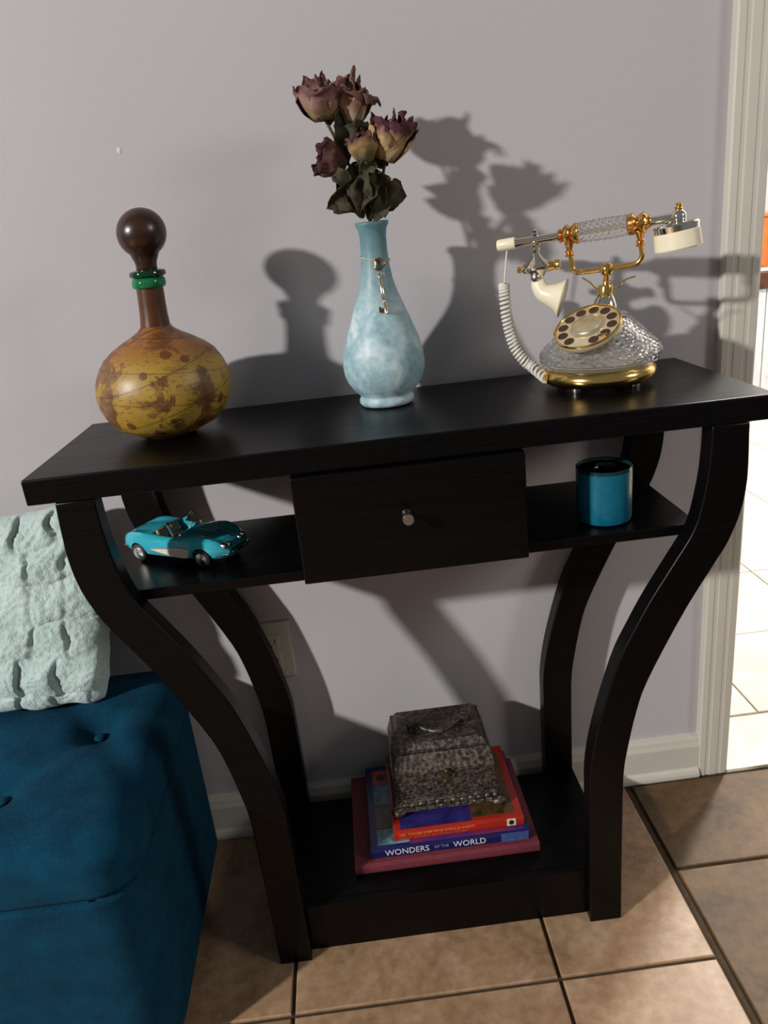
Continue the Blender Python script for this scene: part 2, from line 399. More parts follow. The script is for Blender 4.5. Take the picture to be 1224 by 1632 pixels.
# ------------------------------------------------------------------ vase
def frosted():
    N = Nodes('frosted_blue_glass'); v = N.coord(); f = N.noise(v, 26, 6, .65, .5); g = N.noise(v, 130, 3)
    sx = N.n('ShaderNodeSeparateXYZ'); N.l(v, sx.inputs[0])
    c = N.ramp(f, [(.34, rgb('86b3bf')), (.5, rgb('adccd4')), (.66, rgb('d6e5e8'))])
    c = N.mix(.25, c, N.ramp(g, [(.4, rgb('8cb8c4')), (.62, rgb('dbe9ec'))]))
    neck = N.ramp(N.math('ADD', sx.outputs['Z'], N.math('MULTIPLY', N.math('SUBTRACT', f, .5), .10)), [(.135, (0, 0, 0, 1)), (.215, (1, 1, 1, 1))])
    c = N.mix(N.math('MULTIPLY', neck, .75), c, rgb('6ba2ae'))
    tr = N.math('ADD', N.math('MULTIPLY', N.ramp(f, [(.35, (1, 1, 1, 1)), (.7, (.4, .4, .4, 1))]), .38), N.math('MULTIPLY', neck, .35))
    N.set(Base_Color=c, Roughness=.42, IOR=1.35, Specular_IOR_Level=.35, Transmission_Weight=tr)
    N.bump(f, .25, .0015); return N.m
VC = (.1620, -.099, ZT); VL = .012
vs_ = thing('bud_vase', VC, 'tall frosted pale blue glass vase holding dried roses', 'vase')
vp = [(.0, .003), (.030, .0006), (.0350, .0018), (.0378, .006), (.0372, .0105), (.0350, .0130), (.0362, .0160), (.0430, .0225), (.0510, .0345), (.0545, .0455), (.0553, .0555), (.0545, .069), (.0510, .084), (.0460, .099), (.0400, .114), (.0335, .130), (.0270, .1465), (.0215, .164), (.0184, .183), (.0172, .201), (.0172, .218), (.0186, .2275), (.0212, .2315), (.0217, .2340), (.0208, .2362),
      (.0180, .2362), (.0160, .2290), (.0146, .215), (.0148, .200), (.0160, .182), (.0190, .163), (.0245, .146), (.0375, .114), (.0485, .084), (.0527, .056), (.0515, .0455), (.040, .0240), (.0, .0170)]
MB().lathe(vp, 56, VC, VL).build('glass_body', frosted(), vs_, 'all')
# key hung round the neck
kc = at(604, 416, -.1185)
kt = thing('key_charm', (kc.x, kc.y, kc.z), 'small metal key tied with twine round the vase neck', 'key charm')
brass = simple('aged_brass', (.26, .17, .08, 1), .35, .9, .2, 90); pale = simple('pale_metal', (.86, .74, .56, 1), .18, 1, .1, 120)
tw = simple('twine', rgb('b7ab86'), .9, 0, .15, 200)
def vr(z):
    z -= ZT
    for (r0, z0), (r1, z1) in zip(vp[5:24], vp[6:25]):
        if z0 <= z <= z1: return r0+(r1-r0)*(z-z0)/max(1e-6, z1-z0)
    return .0175
ring = []
for i in range(41):
    a = 2*PI*i/40; z = .9815+.004*math.cos(a-2.6); r = vr(z)+.0012
    ring.append((VC[0]+VL*(z-ZT)+r*math.cos(a), VC[1]+r*math.sin(a), z))
MB().tube(ring, .0008, 6, False).build('twine', tw, kt, True)
def vsurf(px, py, gap):
    y = -.12
    for _ in range(8):
        p = at(px, py, y); r = vr(p.z)+gap; dx = p.x-(VC[0]+VL*(p.z-ZT)); y = VC[1]-math.sqrt(max(1e-6, r*r-dx*dx))
    return at(px, py, y)
ka, kb, kd = vsurf(604, 421, .003), vsurf(604, 441, .0035), vsurf(616, 499, .0035)
rg = [];
ax = (ka-kb).normalized(); bx = Vector((1, 0, 0))
for i in range(25):
    a = 2*PI*i/24; rg.append(ka+bx*(.0058*math.cos(a)*(1+.25*math.cos(3*a)))+ax*(.0065*math.sin(a)))
MB().tube(rg, .0016, 8, False).build('bow', brass, kt, True)
MB().turned(kb+ax*.004, kd, [(0, .0018), (.06, .0030), (.09, .0030), (.10, .0019), (.14, .0019), (.16, .0026), (.66, .0026), (.68, .0018), (.73, .0018), (.75, .0026), (1, .0024)], 12).build('shaft', pale, kt, True)
q = kd+(kb-kd)*.10; sdir = Vector((-1, 0, -.1)).normalized()
MB().box(q.x-.0085, q.x-.001, q.y-.0008, q.y+.0008, q.z-.003, q.z+.0015).box(q.x-.0085, q.x-.0055, q.y-.0008, q.y+.0008, q.z+.0015, q.z+.004).build('bit', brass, kt)

# ------------------------------------------------------------------ dried roses
def petal_mat(name, base, mid, tip, st=(.15, .55, .88)):
    N = Nodes(name); uv = N.n('ShaderNodeUVMap'); sx = N.n('ShaderNodeSeparateXYZ'); N.l(uv.outputs[0], sx.inputs[0])
    v = N.coord(); f = N.noise(v, 120, 5, .65); oi = N.n('ShaderNodeObjectInfo')
    q = N.math('ADD', sx.outputs['Y'], N.math('MULTIPLY', N.math('SUBTRACT', f, .5), .5))
    q = N.math('ADD', q, N.math('MULTIPLY', N.math('SUBTRACT', oi.outputs['Random'], .5), .22))
    N.set(Base_Color=N.ramp(q, [(st[0], base), (st[1], mid), (st[2], tip)]), Roughness=.8); N.bump(f, .5, .0015); return N.m
def leaf_mat():
    N = Nodes('dried_leaf'); f = N.noise(N.coord(), 90, 5, .6); N.set(Base_Color=N.ramp(f, [(.3, rgb('211f12')), (.55, rgb('37331d')), (.75, rgb('57492c'))]), Roughness=.85); N.bump(f, .5, .001); return N.m
MAT['leaf'] = leaf_mat(); MAT['stem'] = simple('dried_stem', rgb('4e4424'), .8, 0, .3, 70, .3)
def sheet(name, fn, nu, nv, mat, parent, thick=.0007):
    g = MB().grid(fn, nu, nv); off = parent.location
    g.v = [p-off for p in g.v]
    me = g.mesh(name, mat, 'all', False); uvl = me.uv_layers.new(name='UVMap')
    for lp in me.loops:
        i = lp.vertex_index; uvl.data[lp.index].uv = ((i % (nu+1))/nu, (i//(nu+1))/nv)
    o = bpy.data.objects.new(name, me); COL.objects.link(o); o.parent = parent
    sd = o.modifiers.new('solid', 'SOLIDIFY'); sd.thickness = thick; sd.offset = 0
    return o
def frame_of(ax):
    ax = ax.normalized(); r = Vector((0, -1, 0)); a = (r-ax*ax.dot(r)).normalized(); return ax, a, ax.cross(a)
def rose(label, bpx, tpx, y, width, mat, flare, seed, leaves, nl=(3, 4, 6), pinch=1.):
    """bpx = photo pixel of the bloom's base, tpx of its top, on the plane y; width in metres"""
    rnd = random.Random(seed)
    B = at(bpx[0], bpx[1], y); T = at(tpx[0], tpx[1], y-.004); H = (T-B).length; ax, e1, e2 = frame_of(T-B)
    foot = Vector((VC[0]+rnd.uniform(-.009, .009), VC[1]+rnd.uniform(-.009, .009), ZT+.045))
    mouth = Vector((VC[0]+VL*.235+rnd.uniform(-.008, .008), VC[1]+rnd.uniform(-.008, .008), ZT+.236))
    root = thing('dried_rose', foot, label, 'dried rose', 'dried roses in the blue vase')
    path = spline([foot, (foot+mouth)/2, mouth, mouth.lerp(B, .5)+Vector((rnd.uniform(-.006, .006), rnd.uniform(-.006, .006), .004)), B+ax*.004], 20)
    st = MB().tube(path, [.0019]*len(path), 7).build('stem', MAT['stem'], root, True)
    MB().ball(B+ax*.004, .0055, 10, 8, (1, 1, 1)).build('hip', MAT['leaf'], root, True)
    R = width/2
    for layer, cnt in enumerate(nl):
        k = layer/(len(nl)-1)
        for i in range(cnt):
            th = 2*PI*(i+.5*(layer % 2))/cnt+rnd.uniform(-.25, .25)
            rad = R*(.26+.66*k)*rnd.uniform(.9, 1.1); hh = H*(1.0-.10*k)*rnd.uniform(.86, 1.08); half = rnd.uniform(.75, 1.0)*(1.25-.15*k)
            curl = flare*k*rnd.uniform(.5, 1.3); sd = rnd.uniform(0, 50)
            def fn(u, v, th=th, rad=rad, hh=hh, half=half, curl=curl, sd=sd, k=k):
                uu = (u-.5)*2; wv = math.sin(PI*min(1, .18+v*.62))**.8
                r = rad*(math.sin(PI*(.06+.56*v))**.55)*(1-.28*pinch*max(0, v-.55)*(1-k))
                over = max(0, v-.62)/.38
                r += R*.42*curl*over**1.4
                z = hh*(v**.85)-hh*.40*curl*over**2.2
                z -= hh*.10*(uu*uu)*v
                an = th+uu*half*wv
                n_ = Vector((nz((u*3.4+sd, v*3.0, k*3)), nz((u*3.4, v*3.0+sd, 7)), nz((u*3.4, v*3.2, sd))))
                p = B+ax*z+(e1*math.cos(an)+e2*math.sin(an))*r
                return p+n_*(R*.30*(.12+v))
            sheet('petal', fn, 10, 10, mat, root)
    for i in range(5):                                   # sepals
        th = 2*PI*i/5+rnd.uniform(-.3, .3); ln = H*rnd.uniform(.35, .6); dr_ = rnd.uniform(.2, 1.)
        def fs(u, v, th=th, ln=ln, dr_=dr_):
            uu = (u-.5)*2*.0035*(1-v)**.7
            rd = e1*math.cos(th)+e2*math.sin(th); tn = ax.cross(rd)
            return B+rd*(.005+ln*.55*math.sin(v*1.6*dr_))+ax*(ln*.6*v*(1-dr_*v))+tn*uu
        sheet('sepal', fs, 2, 6, MAT['leaf'], root, .0006)
    for (lx, ly, dx, dy, ln, wd) in leaves:              # leaf: base pixel, direction in photo, length, width
        yy = y+rnd.uniform(-.012, .012)
        b0 = at(lx, ly, yy); dirv = (RT*dx-UP*dy).normalized(); s2 = rnd.uniform(0, 30); nrm = Vector((rnd.uniform(-.5, .5), -1, rnd.uniform(-.2, .5))).normalized()
        sdv = dirv.cross(nrm).normalized(); nrm = sdv.cross(dirv)
        def fl_(u, v, b0=b0, dirv=dirv, sdv=sdv, nrm=nrm, ln=ln, wd=wd, s2=s2):
            uu = (u-.5)*2; ww = 1.35*wd*math.sin(PI*min(1, .06+v*.94))**.8
            c_ = nrm*(ww*.7*uu*uu)+nrm*(ln*.25*math.sin(v*3))
            return b0+dirv*ln*v+sdv*uu*ww+c_+Vector((nz((u*3+s2, v*3, 0)), nz((u*3, v*3+s2, 3)), nz((u*3, v*3, s2+5))))*wd*.45
        lf = sheet('leaf', fl_, 6, 8, MAT['leaf'], root, .0007)
    return root
pk1 = petal_mat('dusty_pink_petal', rgb('84704e'), rgb('8e6c64'), rgb('5e3a38'))
pk2 = petal_mat('faded_brown_petal', rgb('b59a80'), rgb('8a6656'), rgb('5a3831'))
pk3 = petal_mat('cream_burgundy_petal', rgb('a8906a'), rgb('ae8f68'), rgb('40121c'), (.10, .52, .80))
pk4 = petal_mat('burgundy_petal', rgb('5a4636'), rgb('6a4440'), rgb('3c121a'))
pk5 = petal_mat('tan_bud_petal', rgb('5c5030'), rgb('8f7446'), rgb('54302a'))
rose('dusty pink dried rose, tall and cupped, beside the drooping brown rose', (517, 192), (503, 121), -.104, .061, pk1, .28, 11,
     [(524, 200, .3, -1, .030, .007), (538, 215, .2, -.9, .034, .011), (545, 240, -.1, -1, .034, .011), (552, 262, -.5, -1, .034, .010)])
rose('faded brown dried rose with drooping outer petals, topmost in the bunch', (556, 200), (563, 119), -.092, .057, pk2, .80, 5,
     [(558, 205, .1, -1, .034, .010), (562, 225, .6, -.8, .030, .009), (553, 262, -.6, -.3, .03, .009), (572, 300, .2, -1, .032, .010)])
rose('dried rose with cream petals and burgundy tips, leaning to one side', (613, 256), (634, 180), -.128, .056, pk3, .16, 23,
     [(612, 270, -.4, -1, .034, .012), (620, 262, -.3, -1, .040, .010), (604, 318, .75, -.1, .034, .011), (602, 338, .6, -.8, .034, .010), (612, 345, .3, -.9, .034, .009)])
rose('small burgundy dried rose nodding sideways low in the bunch', (550, 266), (500, 243), -.118, .041, pk4, .30, 31,
     [(556, 275, -.5, .9, .030, .009), (566, 300, -.75, .55, .042, .011), (572, 336, -.8, -.7, .036, .011)], (3, 4, 5))
rose('tan dried rosebud, half closed, in the middle of the bunch', (583, 262), (576, 212), -.138, .036, pk5, .03, 47,
     [(596, 352, .5, -1, .034, .008), (588, 350, -.15, -1, .040, .009), (603, 345, .1, -1, .040, .009), (612, 312, .6, -.5, .026, .008), (560, 292, -1, -.4, .026, .008), (575, 285, .6, -1, .030, .008), (580, 276, .3, 1, .036, .010), (588, 290, -.3, 1, .040, .012), (592, 318, .1, -1, .038, .012), (578, 348, -.6, -.8, .034, .009), (596, 345, .25, -1, .030, .008)], (2, 3, 4), 1.3)

# ------------------------------------------------------------------ telephone
def cut_glass(name, tint, diff):
    N = Nodes(name); v = N.coord(); f = N.noise(v, 60, 2)
    N.set(Base_Color=N.ramp(f, [(.3, tint), (.7, tuple(min(1, c*1.04) for c in tint[:3])+(1,))]), Roughness=.03, IOR=1.42, Transmission_Weight=diff, Specular_IOR_Level=.8); return N.m
MAT['crystal'] = cut_glass('cut_crystal', (.96, .97, .96, 1), .94)
PC = (.4470, -.128, ZT); PL = .095
def pz(z): return Vector((PC[0]+PL*(z-ZT), PC[1], z))
ph = thing('telephone', PC, 'vintage rotary telephone of cut crystal with gold base and fork cradle', 'telephone')
for a in (.6, 2.3, 3.9, 5.4):
    MB().lathe([(.006, 0), (.0065, .002), (.0062, .0062)], 14, (PC[0]+.056*math.cos(a), PC[1]+.056*math.sin(a), ZT)).build('foot', MAT['steel'], ph, True)
MB().lathe([(0, .006), (.064, .006), (.0700, .0082), (.0738, .0125), (.0748, .0165), (.0738, .0215), (.0715, .0250), (.0700, .0262), (0, .0262)], 72, PC, PL).build('gold_base', MAT['gold'], ph, True)
def diam(nu, zc):
    def f(u, z, r):
        if r < .024 or z < .036 or z > .090: return 0
        a = u*nu; b = z*zc
        t1 = abs((a+b) % 1-.5)*2; t2 = abs((a-b) % 1-.5)*2
        return -.0030*max(t1, t2)
    return f
gp = [(0, .0265), (.0715, .0265)]
prof_g = spline([(.0735, .028), (.0780, .034), (.0802, .0405), (.0790, .047), (.0720, .056), (.0610, .066), (.0490, .0765), (.0370, .087), (.0285, .0935)], 84)
gp += [tuple(p) for p in prof_g]+[(.0220, .0950), (0, .0950)]
gin = [(0, .0300), (.066, .0300), (.0728, .0345), (.0738, .0405), (.0725, .0455), (.0650, .0545), (.0540, .064), (.0420, .0745), (.0300, .0850), (.018, .0900), (0, .0900)]
MB().lathe(gp, 288, PC, PL, disp=diam(36, 135)).lathe(gin[::-1], 96, PC, PL).build('crystal_body', MAT['crystal'], ph, False, fix=False)
# dial
dn = Vector((-.37, -.36, .86)).normalized(); dc = at(937, 524, -.1725)
da = Vector((0, 0, 1)).cross(dn).normalized(); db = dn.cross(da)
def dpt(u, v, h): return dc+da*u+db*v+dn*h
MB().turned(dpt(0, 0, -.030), dpt(0, 0, -.002), [(0, .022), (.4, .030), (.85, .037), (1, .039)], 40).build('dial_mount', MAT['crystal'], ph, True)
dial = MB().turned(dpt(0, 0, -.003), dpt(0, 0, .004), [(0, .039), (.1, .0425), (.6, .0432), (.85, .0425), (1, .0405)], 56).build('dial', simple('dial_gold', (.74, .62, .40, 1), .3, .55, .1, 80), ph, True)
rim = [dpt(.0415*math.cos(2*PI*i/56), .0415*math.sin(2*PI*i/56), .0042) for i in range(57)]
MB().tube(rim, .0016, 8, False).build('dial_rim', MAT['gold'], dial, True)
dkb = simple('finger_hole_dark', rgb('3a2618'), .55, 0, .25, 60)
for i in range(12):
    a = -.9+2*PI*i/12
    if i == 11: continue
    cx_, cy_ = .0318*math.cos(a), .0318*math.sin(a)
    MB().turned(dpt(cx_, cy_, .0035), dpt(cx_, cy_, .0047), [(0, .0064), (1, .0064)], 18).build('finger_hole', dkb, dial, True)
MB().turned(dpt(0, 0, .003), dpt(0, 0, .0095), [(0, .0225), (.3, .0222), (.5, .019), (.62, .0175), (.7, .0172), (.78, .0120), (1, .0085)], 36).build('dial_centre', simple('satin_gold', (.78, .66, .44, 1), .3, .85, .12, 90), dial, True)
MB().turned(dpt(.034, -.016, .0045), dpt(.026, -.024, .010), [(0, .0022), (1, .0014)], 8).build('finger_stop', MAT['gold'], dial, True)
# neck and cradle
MB().lathe([(0, .0935), (.0225, .0935), (.0230, .0952), (.0172, .0965), (.0168, .0985), (.0160, .1040), (.0135, .1100), (.0108, .1150), (0, .1150)], 32, PC, PL).build('bell_neck', MAT['chrome'], ph, True)
MB().lathe([(0, .1148), (.0100, .1148), (.0104, .1165), (.0092, .118), (.0095, .1255), (.0084, .1285), (.0045, .1300), (.0040, .1335), (.0052, .1350), (0, .1360)], 24, PC, PL).build('gold_collar', MAT['gold'], ph, True)
yh = lambda px: -.130-.00036*(px-960)
H = lambda px, py, dy=0: at(px, py, yh(px)+dy)
hub = H(967, 429)
MB().ball(hub, .0088, 20, 12).build('hub', MAT['gold'], ph, True)
MB().tube([pz(ZT+.130), hub], [.0036, .0036], 10).build('cradle_stem', MAT['gold'], ph, True)
for (bx_, by_, cx_, cy_, tx_, ty_) in ((921, 434, 913, 428, 907, 384), (1014, 420, 1023, 409, 1020, 367)):
    pts = spline([hub, H((967+bx_)/2, (429+by_)/2), H(bx_, by_), H(cx_, cy_), H((cx_+tx_)/2+1, cy_-14), H(tx_, ty_+14)], 30)
    arm = MB().tube(pts, [.0034]*31, 10).build('cradle_arm', MAT['gold'], ph, True)
    p0, p1 = H(tx_+1, ty_+26), H(tx_, ty_+2)
    MB().turned(p0, p1, [(0, .0034), (.06, .0058), (.14, .0058), (.2, .0036), (.32, .0056), (.42, .0052), (.5, .0036), (.75, .0052), (1, .0062)], 16).build('arm_finial', MAT['copper_gold'], arm, True)
for sgn, path in ((-1, [(958, 461), (949, 459), (940, 450), (928, 443)]), (1, [(977, 460), (986, 457), (996, 446), (1013, 440)])):
    MB().tube(spline([H(*p) for p in path], 16), [.0011]*17, 6).build('hook_wire', MAT['gold'], ph, True)

# handset
hs = thing('telephone_handset', H(960, 378), 'ornate gold handset with crystal grip and ivory mouthpiece resting on the cradle', 'handset')
A0, A1 = H(793, 392), H(1078, 346)
def hx(px, dpy=0):
    f = (px-793)/(1078-793); return H(px, 392-46*f+dpy)
MB().turned(hx(793), hx(821), [(0, .0068), (.06, .0076), (.94, .0080), (1, .0074)], 20).build('end_cap', MAT['ivory'], hs, True)
MB().turned(hx(820), hx(893), [(0, .0060), (.05, .0066), (.1, .0056), (1, .0056)], 18).build('tube', MAT['chrome'], hs, True)
MB().turned(hx(889), hx(923), [(0, .0058), (.08, .0088), (.16, .0088), (.22, .0068), (.34, .0112), (.46, .0126), (.56, .0110), (.62, .0086), (.76, .0122), (.88, .0132), (.96, .0120), (1, .0100)], 22).build('gold_ferrule', MAT['copper_gold'], hs, True)
def dg(u, t, r):
    a = u*11; b = t*8
    return -.0022*max(abs((a+b) % 1-.5)*2, abs((a-b) % 1-.5)*2)
MB().turned(hx(921), hx(1003), [(i/40, .0130+.0012*math.sin(PI*i/40)) for i in range(41)], 56, dg).build('crystal_grip', MAT['crystal'], hs, False)
MB().turned(hx(921), hx(1003), [(0, .003), (1, .003)], 10).build('grip_core', MAT['chrome'], hs, True)
MB().turned(hx(1000), hx(1038), [(0, .0100), (.08, .0130), (.26, .0132), (.36, .0092), (.42, .0085), (.54, .0110), (.68, .0128), (.80, .0112), (.86, .0076), (.94, .0072), (1, .0056)], 22).build('gold_ferrule', MAT['copper_gold'], hs, True)
MB().turned(hx(1036), hx(1080), [(0, .0054), (1, .0054)], 18).build('tube', MAT['chrome'], hs, True)
bc = hx(1081, 0)
eb = MB().ball(bc, .0096, 20, 12).build('ball_joint', MAT['chrome'], hs, True)
MB().turned(bc+Vector((0, 0, .008)), bc+Vector((.001, 0, .0165)), [(0, .004), (.3, .0055), (.5, .003), (.8, .0045), (1, .002)], 14).build('finial', MAT['gold'], eb, True)
e0, e1_ = H(1077, 352), H(1082, 398)
ed = (e1_-e0)
MB().turned(e0, e0+ed*.42, [(0, .008), (.12, .020), (.22, .0262), (.35, .0275), (1, .0262)], 36).build('earpiece_band', MAT['chrome'], hs, True)
MB().turned(e0+ed*.34, e0+ed*.98, [(0, .0262), (.05, .0274), (.92, .0282), (1, .0268)], 36).build('earpiece', MAT['ivory'], hs, True)
# mouthpiece arm
MB().turned(H(852, 365), H(855, 412), [(0, .002), (.05, .0042), (.12, .003), (.18, .0046), (.26, .0032), (.34, .0052), (.44, .0064), (.56, .0060), (.62, .0042), (.72, .0054), (.80, .0040), (.9, .0058), (1, .0066)], 18).build('arm_spindle', MAT['chrome'], hs, True)
MB().turned(H(855, 407), H(858, 441), [(0, .0060), (.15, .0085), (.35, .0150), (.55, .0195), (.66, .0190), (.80, .0125), (1, .0080)], 24).build('arm_bell', MAT['chrome'], hs, True)
MB().turned(H(825, 431), H(893, 421), [(0, .0035), (.05, .0046), (.10, .0030), (.16, .0060), (.5, .0085), (.78, .0066), (.86, .0050), (.90, .0068), (1, .0066)], 16).build('cross_pin', MAT['gold'], hs, True)
MB().ball(H(854, 442, -.006), .0068, 16, 10).build('arm_ball', MAT['steel'], hs, True)
hp = spline([H(858, 444), H(859, 455), H(866, 466), H(878, 471), H(890, 473.5), H(897, 475)], 20)
hr = [.0078, .0088, .0094, .0098, .0102, .0106, .0110, .0115, .0121, .0128, .0135, .0143, .0152, .0163, .0175, .0188, .0203, .0218, .0235, .0250, .0258]
MB().tube(hp, hr, 28).build('mouthpiece_horn', MAT['ivory'], hs, 'all')
# coiled cord
pth = spline([H(808, 398), H(806, 420), H(804, 452)], 6)
cd = MB().tube(pth, .0011, 8)
cpath = spline([H(803, 452), H(804, 470), H(807, 500), H(812, 527), H(820, 552), H(834, 573), H(850, 586), Vector((PC[0]-.070, PC[1]-.006, ZT+.0155))], 400)
coil = []
turns = 31
for i, p in enumerate(cpath):
    t_ = (cpath[min(i+1, 400)]-cpath[max(i-1, 0)]).normalized(); e_a = t_.cross(Vector((0, 1, 0))).normalized(); e_b = t_.cross(e_a); a = 2*PI*turns*i/400
    rr = .0062*min(1, i/8, (400-i)/8+.2)
    coil.append(p+e_a*(rr*math.cos(a))+e_b*(rr*math.sin(a)))
cd.tube(coil, .00205, 7)
cd.build('coiled_cord', simple('white_cord', rgb('d9d4ca'), .45, 0, .04), ph, True)

# ------------------------------------------------------------------ toy car on the middle shelf
ZS = .6253
ra, fa = atz(228, 893, ZS), atz(327, 904, ZS); hd = (fa-ra); hd.z = 0; yaw = math.atan2(hd.y, hd.x); hd.normalize(); lf_ = Vector((-hd.y, hd.x, 0))
cc = (ra+fa)/2+lf_*.030; cc.z = ZS
car = thing('toy_car', cc, 'turquoise and white die-cast convertible car on the middle shelf', 'toy car', None, yaw)
turq = simple('turquoise_enamel', rgb('2fa3b4'), .16, 0, .03, 30, Coat_Weight=.6)
cream = simple('cream_enamel', rgb('d4c8b8'), .3, 0, .03); seat_m = simple('tan_upholstery', rgb('a58c74'), .6, 0, .1)
rubber = simple('black_rubber', rgb('0d0d0d'), .6); carchrome = simple('car_chrome', (.85, .84, .82, 1), .22, 1, .05)
dark_in = simple('dark_interior', rgb('15100e'), .6)
cl = bpy.data.objects
HL = .089
def prof_top(x):        # centre-line height of bonnet / boot
    pts = [(-.089, .026), (-.080, .0335), (-.065, .0375), (-.045, .0395), (-.028, .0405), (-.010, .0405), (.012, .0410), (.030, .0405), (.055, .0385), (.075, .0345), (.085, .0285), (.089, .023)]
    for (a, b), (c, d_) in zip(pts, pts[1:]):
        if a <= x <= c: return b+(d_-b)*(x-a)/(c-a)
    return .025
def half_w(x):
    u = min(1, abs(x)/HL); e = 6 if x > 0 else 5
    return .0365*(1-.04*u*u-u**e*.42)
def car_fn(u, v):
    x = -HL+2*HL*u
    x = max(-HL, min(HL, HL*math.sin((u-.5)*PI)*.35+x*.65)) if True else x
    w_ = half_w(x); t = prof_top(x); zb = .0095+.004*(abs(x)/HL)**3
    # fender crowns over the wheels
    cr = .0050*math.exp(-((x-.058)/.024)**2)+.0048*math.exp(-((x+.058)/.026)**2)-.0030*math.exp(-((x-.004)/.022)**2)
    sec = [(-.02, zb), (.80*w_, zb), (.93*w_, zb+.003), (1.0*w_, zb+.010), (1.0*w_, zb+(t-zb)*.62), (.965*w_, t-.0050+cr), (.86*w_, t-.0015+cr), (.72*w_, t-.0008+cr*.75), (.52*w_, t+.0006), (.25*w_, t+.0012), (0, t+.0014)]
    sec = [(max(0, a), b) for a, b in sec]
    full = [(-a, b) for a, b in sec]+[(a, b) for a, b in reversed(sec[:-1])]
    k = v*(len(full)-1); i = min(int(k), len(full)-2); f = k-i
    return Vector((x, -(full[i][0]*(1-f)+full[i+1][0]*f), full[i][1]*(1-f)+full[i+1][1]*f))
cm = MB(); NU, NV = 56, 40
vs2 = [car_fn(i/NU, j/NV) for i in range(NU+1) for j in range(NV)]
fs2 = [(i*NV+j, i*NV+(j+1) % NV, (i+1)*NV+(j+1) % NV, (i+1)*NV+j) for i in range(NU) for j in range(NV)]
fs2 += [tuple(range(NV-1, -1, -1)), tuple(NU*NV+j for j in range(NV))]
cm.add(vs2, fs2)
bodyo = bpy.data.objects.new('car_body', cm.mesh('car_body', turq, True)); COL.objects.link(bodyo)
cut = MB()
for wx in (-.053, .053): cut.turned((wx, -.06, .0130), (wx, .06, .0130), [(0, .0150), (1, .0150)], 28)
cut.box(-.030, .016, -.0275, .0275, .020, .08)
cuto = bpy.data.objects.new('cutter', cut.mesh('cutter', dark_in)); COL.objects.link(cuto)
bm_ = bodyo.modifiers.new('cut', 'BOOLEAN'); bm_.operation = 'DIFFERENCE'; bm_.object = cuto; bm_.solver = 'EXACT'
bpy.context.view_layer.update()
dg_ = bpy.context.evaluated_depsgraph_get()
me = bpy.data.meshes.new_from_object(bodyo.evaluated_get(dg_))
bodyo.modifiers.clear(); bodyo.data = me; bpy.data.objects.remove(cuto)
if len(me.materials) == 0: me.materials.append(turq)
me.set_sharp_from_angle(angle=math.radians(35)); bodyo.parent = car
C = dict(world=False)
MB().box(-.029, .015, -.0268, .0268, .0202, .0215).build('cabin_floor', dark_in, car, **C)
for sy in (-1, 1):
    s_ = MB().box(-.022, .000, sy*.013-.0095, sy*.013+.0095, .0216, .0290).build('seat', seat_m, car, bevel=.003, **C)
    MB().frustum((-.026, -.019, sy*.013-.0095, sy*.013+.0095), .0290, (-.029, -.0245, sy*.013-.0080, sy*.013+.0080), .0425).build('seat_back', seat_m, s_, bevel=.0025, **C)
    # white side cove
    cv = [(-.030, .0215), (-.010, .0245), (.030, .0270), (.0375, .0265), (.0365, .0200), (.034, .0150), (.026, .0135), (-.006, .0165)]
    y_ = .0362
    MB().prism([(a, b) for a, b in cv], 'y', sy*(y_-.002), sy*(y_+.0012)).build('side_cove', cream, car, bevel=.0006, **C)
    tr = [Vector((a, sy*(y_+.0012), b)) for a, b in cv]; tr.append(tr[0])
    MB().tube(tr, .00055, 6, False).build('cove_trim', carchrome, car, True, **C)
    for hx_, hy_, hz_ in ((.0835, .0205, .0290), (.0845, .0120, .0285)):
        MB().turned((hx_-.004, sy*hy_, hz_), (hx_+.003, sy*hy_, hz_-.0006), [(0, .0040), (.6, .0042), (.8, .0038), (1, .002)], 16).build('headlight', carchrome, car, True, **C)
    MB().tube([(.0905, sy*.006, .0180), (.0900, sy*.020, .0185), (.0850, sy*.029, .0195), (.077, sy*.034, .020)], .0016, 8).build('front_bumper', carchrome, car, True, **C)
    MB().tube([(-.0900, sy*.006, .0180), (-.0885, sy*.016, .0185), (-.083, sy*.025, .0190)], .0016, 8).build('rear_bumper', carchrome, car, True, **C)
    MB().turned((-.0850, sy*.0150, .0270), (-.0900, sy*.0150, .0265), [(0, .0026), (.7, .0024), (1, .001)], 12).build('tail_light', carchrome, car, True, **C)
MB().box(.0835, .0905, -.018, .018, .0150, .0225).build('grille', dark_in, car, bevel=.0025, **C)
for i in range(9):
    yy = -.015+.030*i/8
    MB().box(.0900, .0912, yy-.0009, yy+.0009, .0165, .0215).build('grille_tooth', carchrome, car, **C)
sgl = Nodes('windscreen_glass'); sgl.set(Base_Color=sgl.ramp(sgl.noise(sgl.coord(), 20, 1), [(.3, (.8, .85, .85, 1)), (.7, (.85, .9, .9, 1))]), Roughness=.03, Transmission_Weight=1., IOR=1.2)
ws = lambda u, v: Vector((.020-.0115*v-.010*(abs(u-.5)*2)**2.2, (u-.5)*2*(.0305-.0035*v), .0405+.0165*v))
wso = MB().grid(ws, 16, 4).build('windscreen', sgl.m, car, True, solid=.0006, **C)
MB().tube([ws(0, i/4) for i in range(5)]+[ws(i/16, 1) for i in range(1, 17)]+[ws(1, 1-i/4) for i in range(1, 5)], .0008, 6).build('windscreen_frame', carchrome, wso, True, **C)
stw = [Vector((.0065+.0018*math.cos(2*PI*i/20), .013+.0068*math.sin(2*PI*i/20), .0365+.0062*math.cos(2*PI*i/20))) for i in range(21)]
MB().tube(stw, .0007, 6, False).build('steering_wheel', cream, car, True, **C)
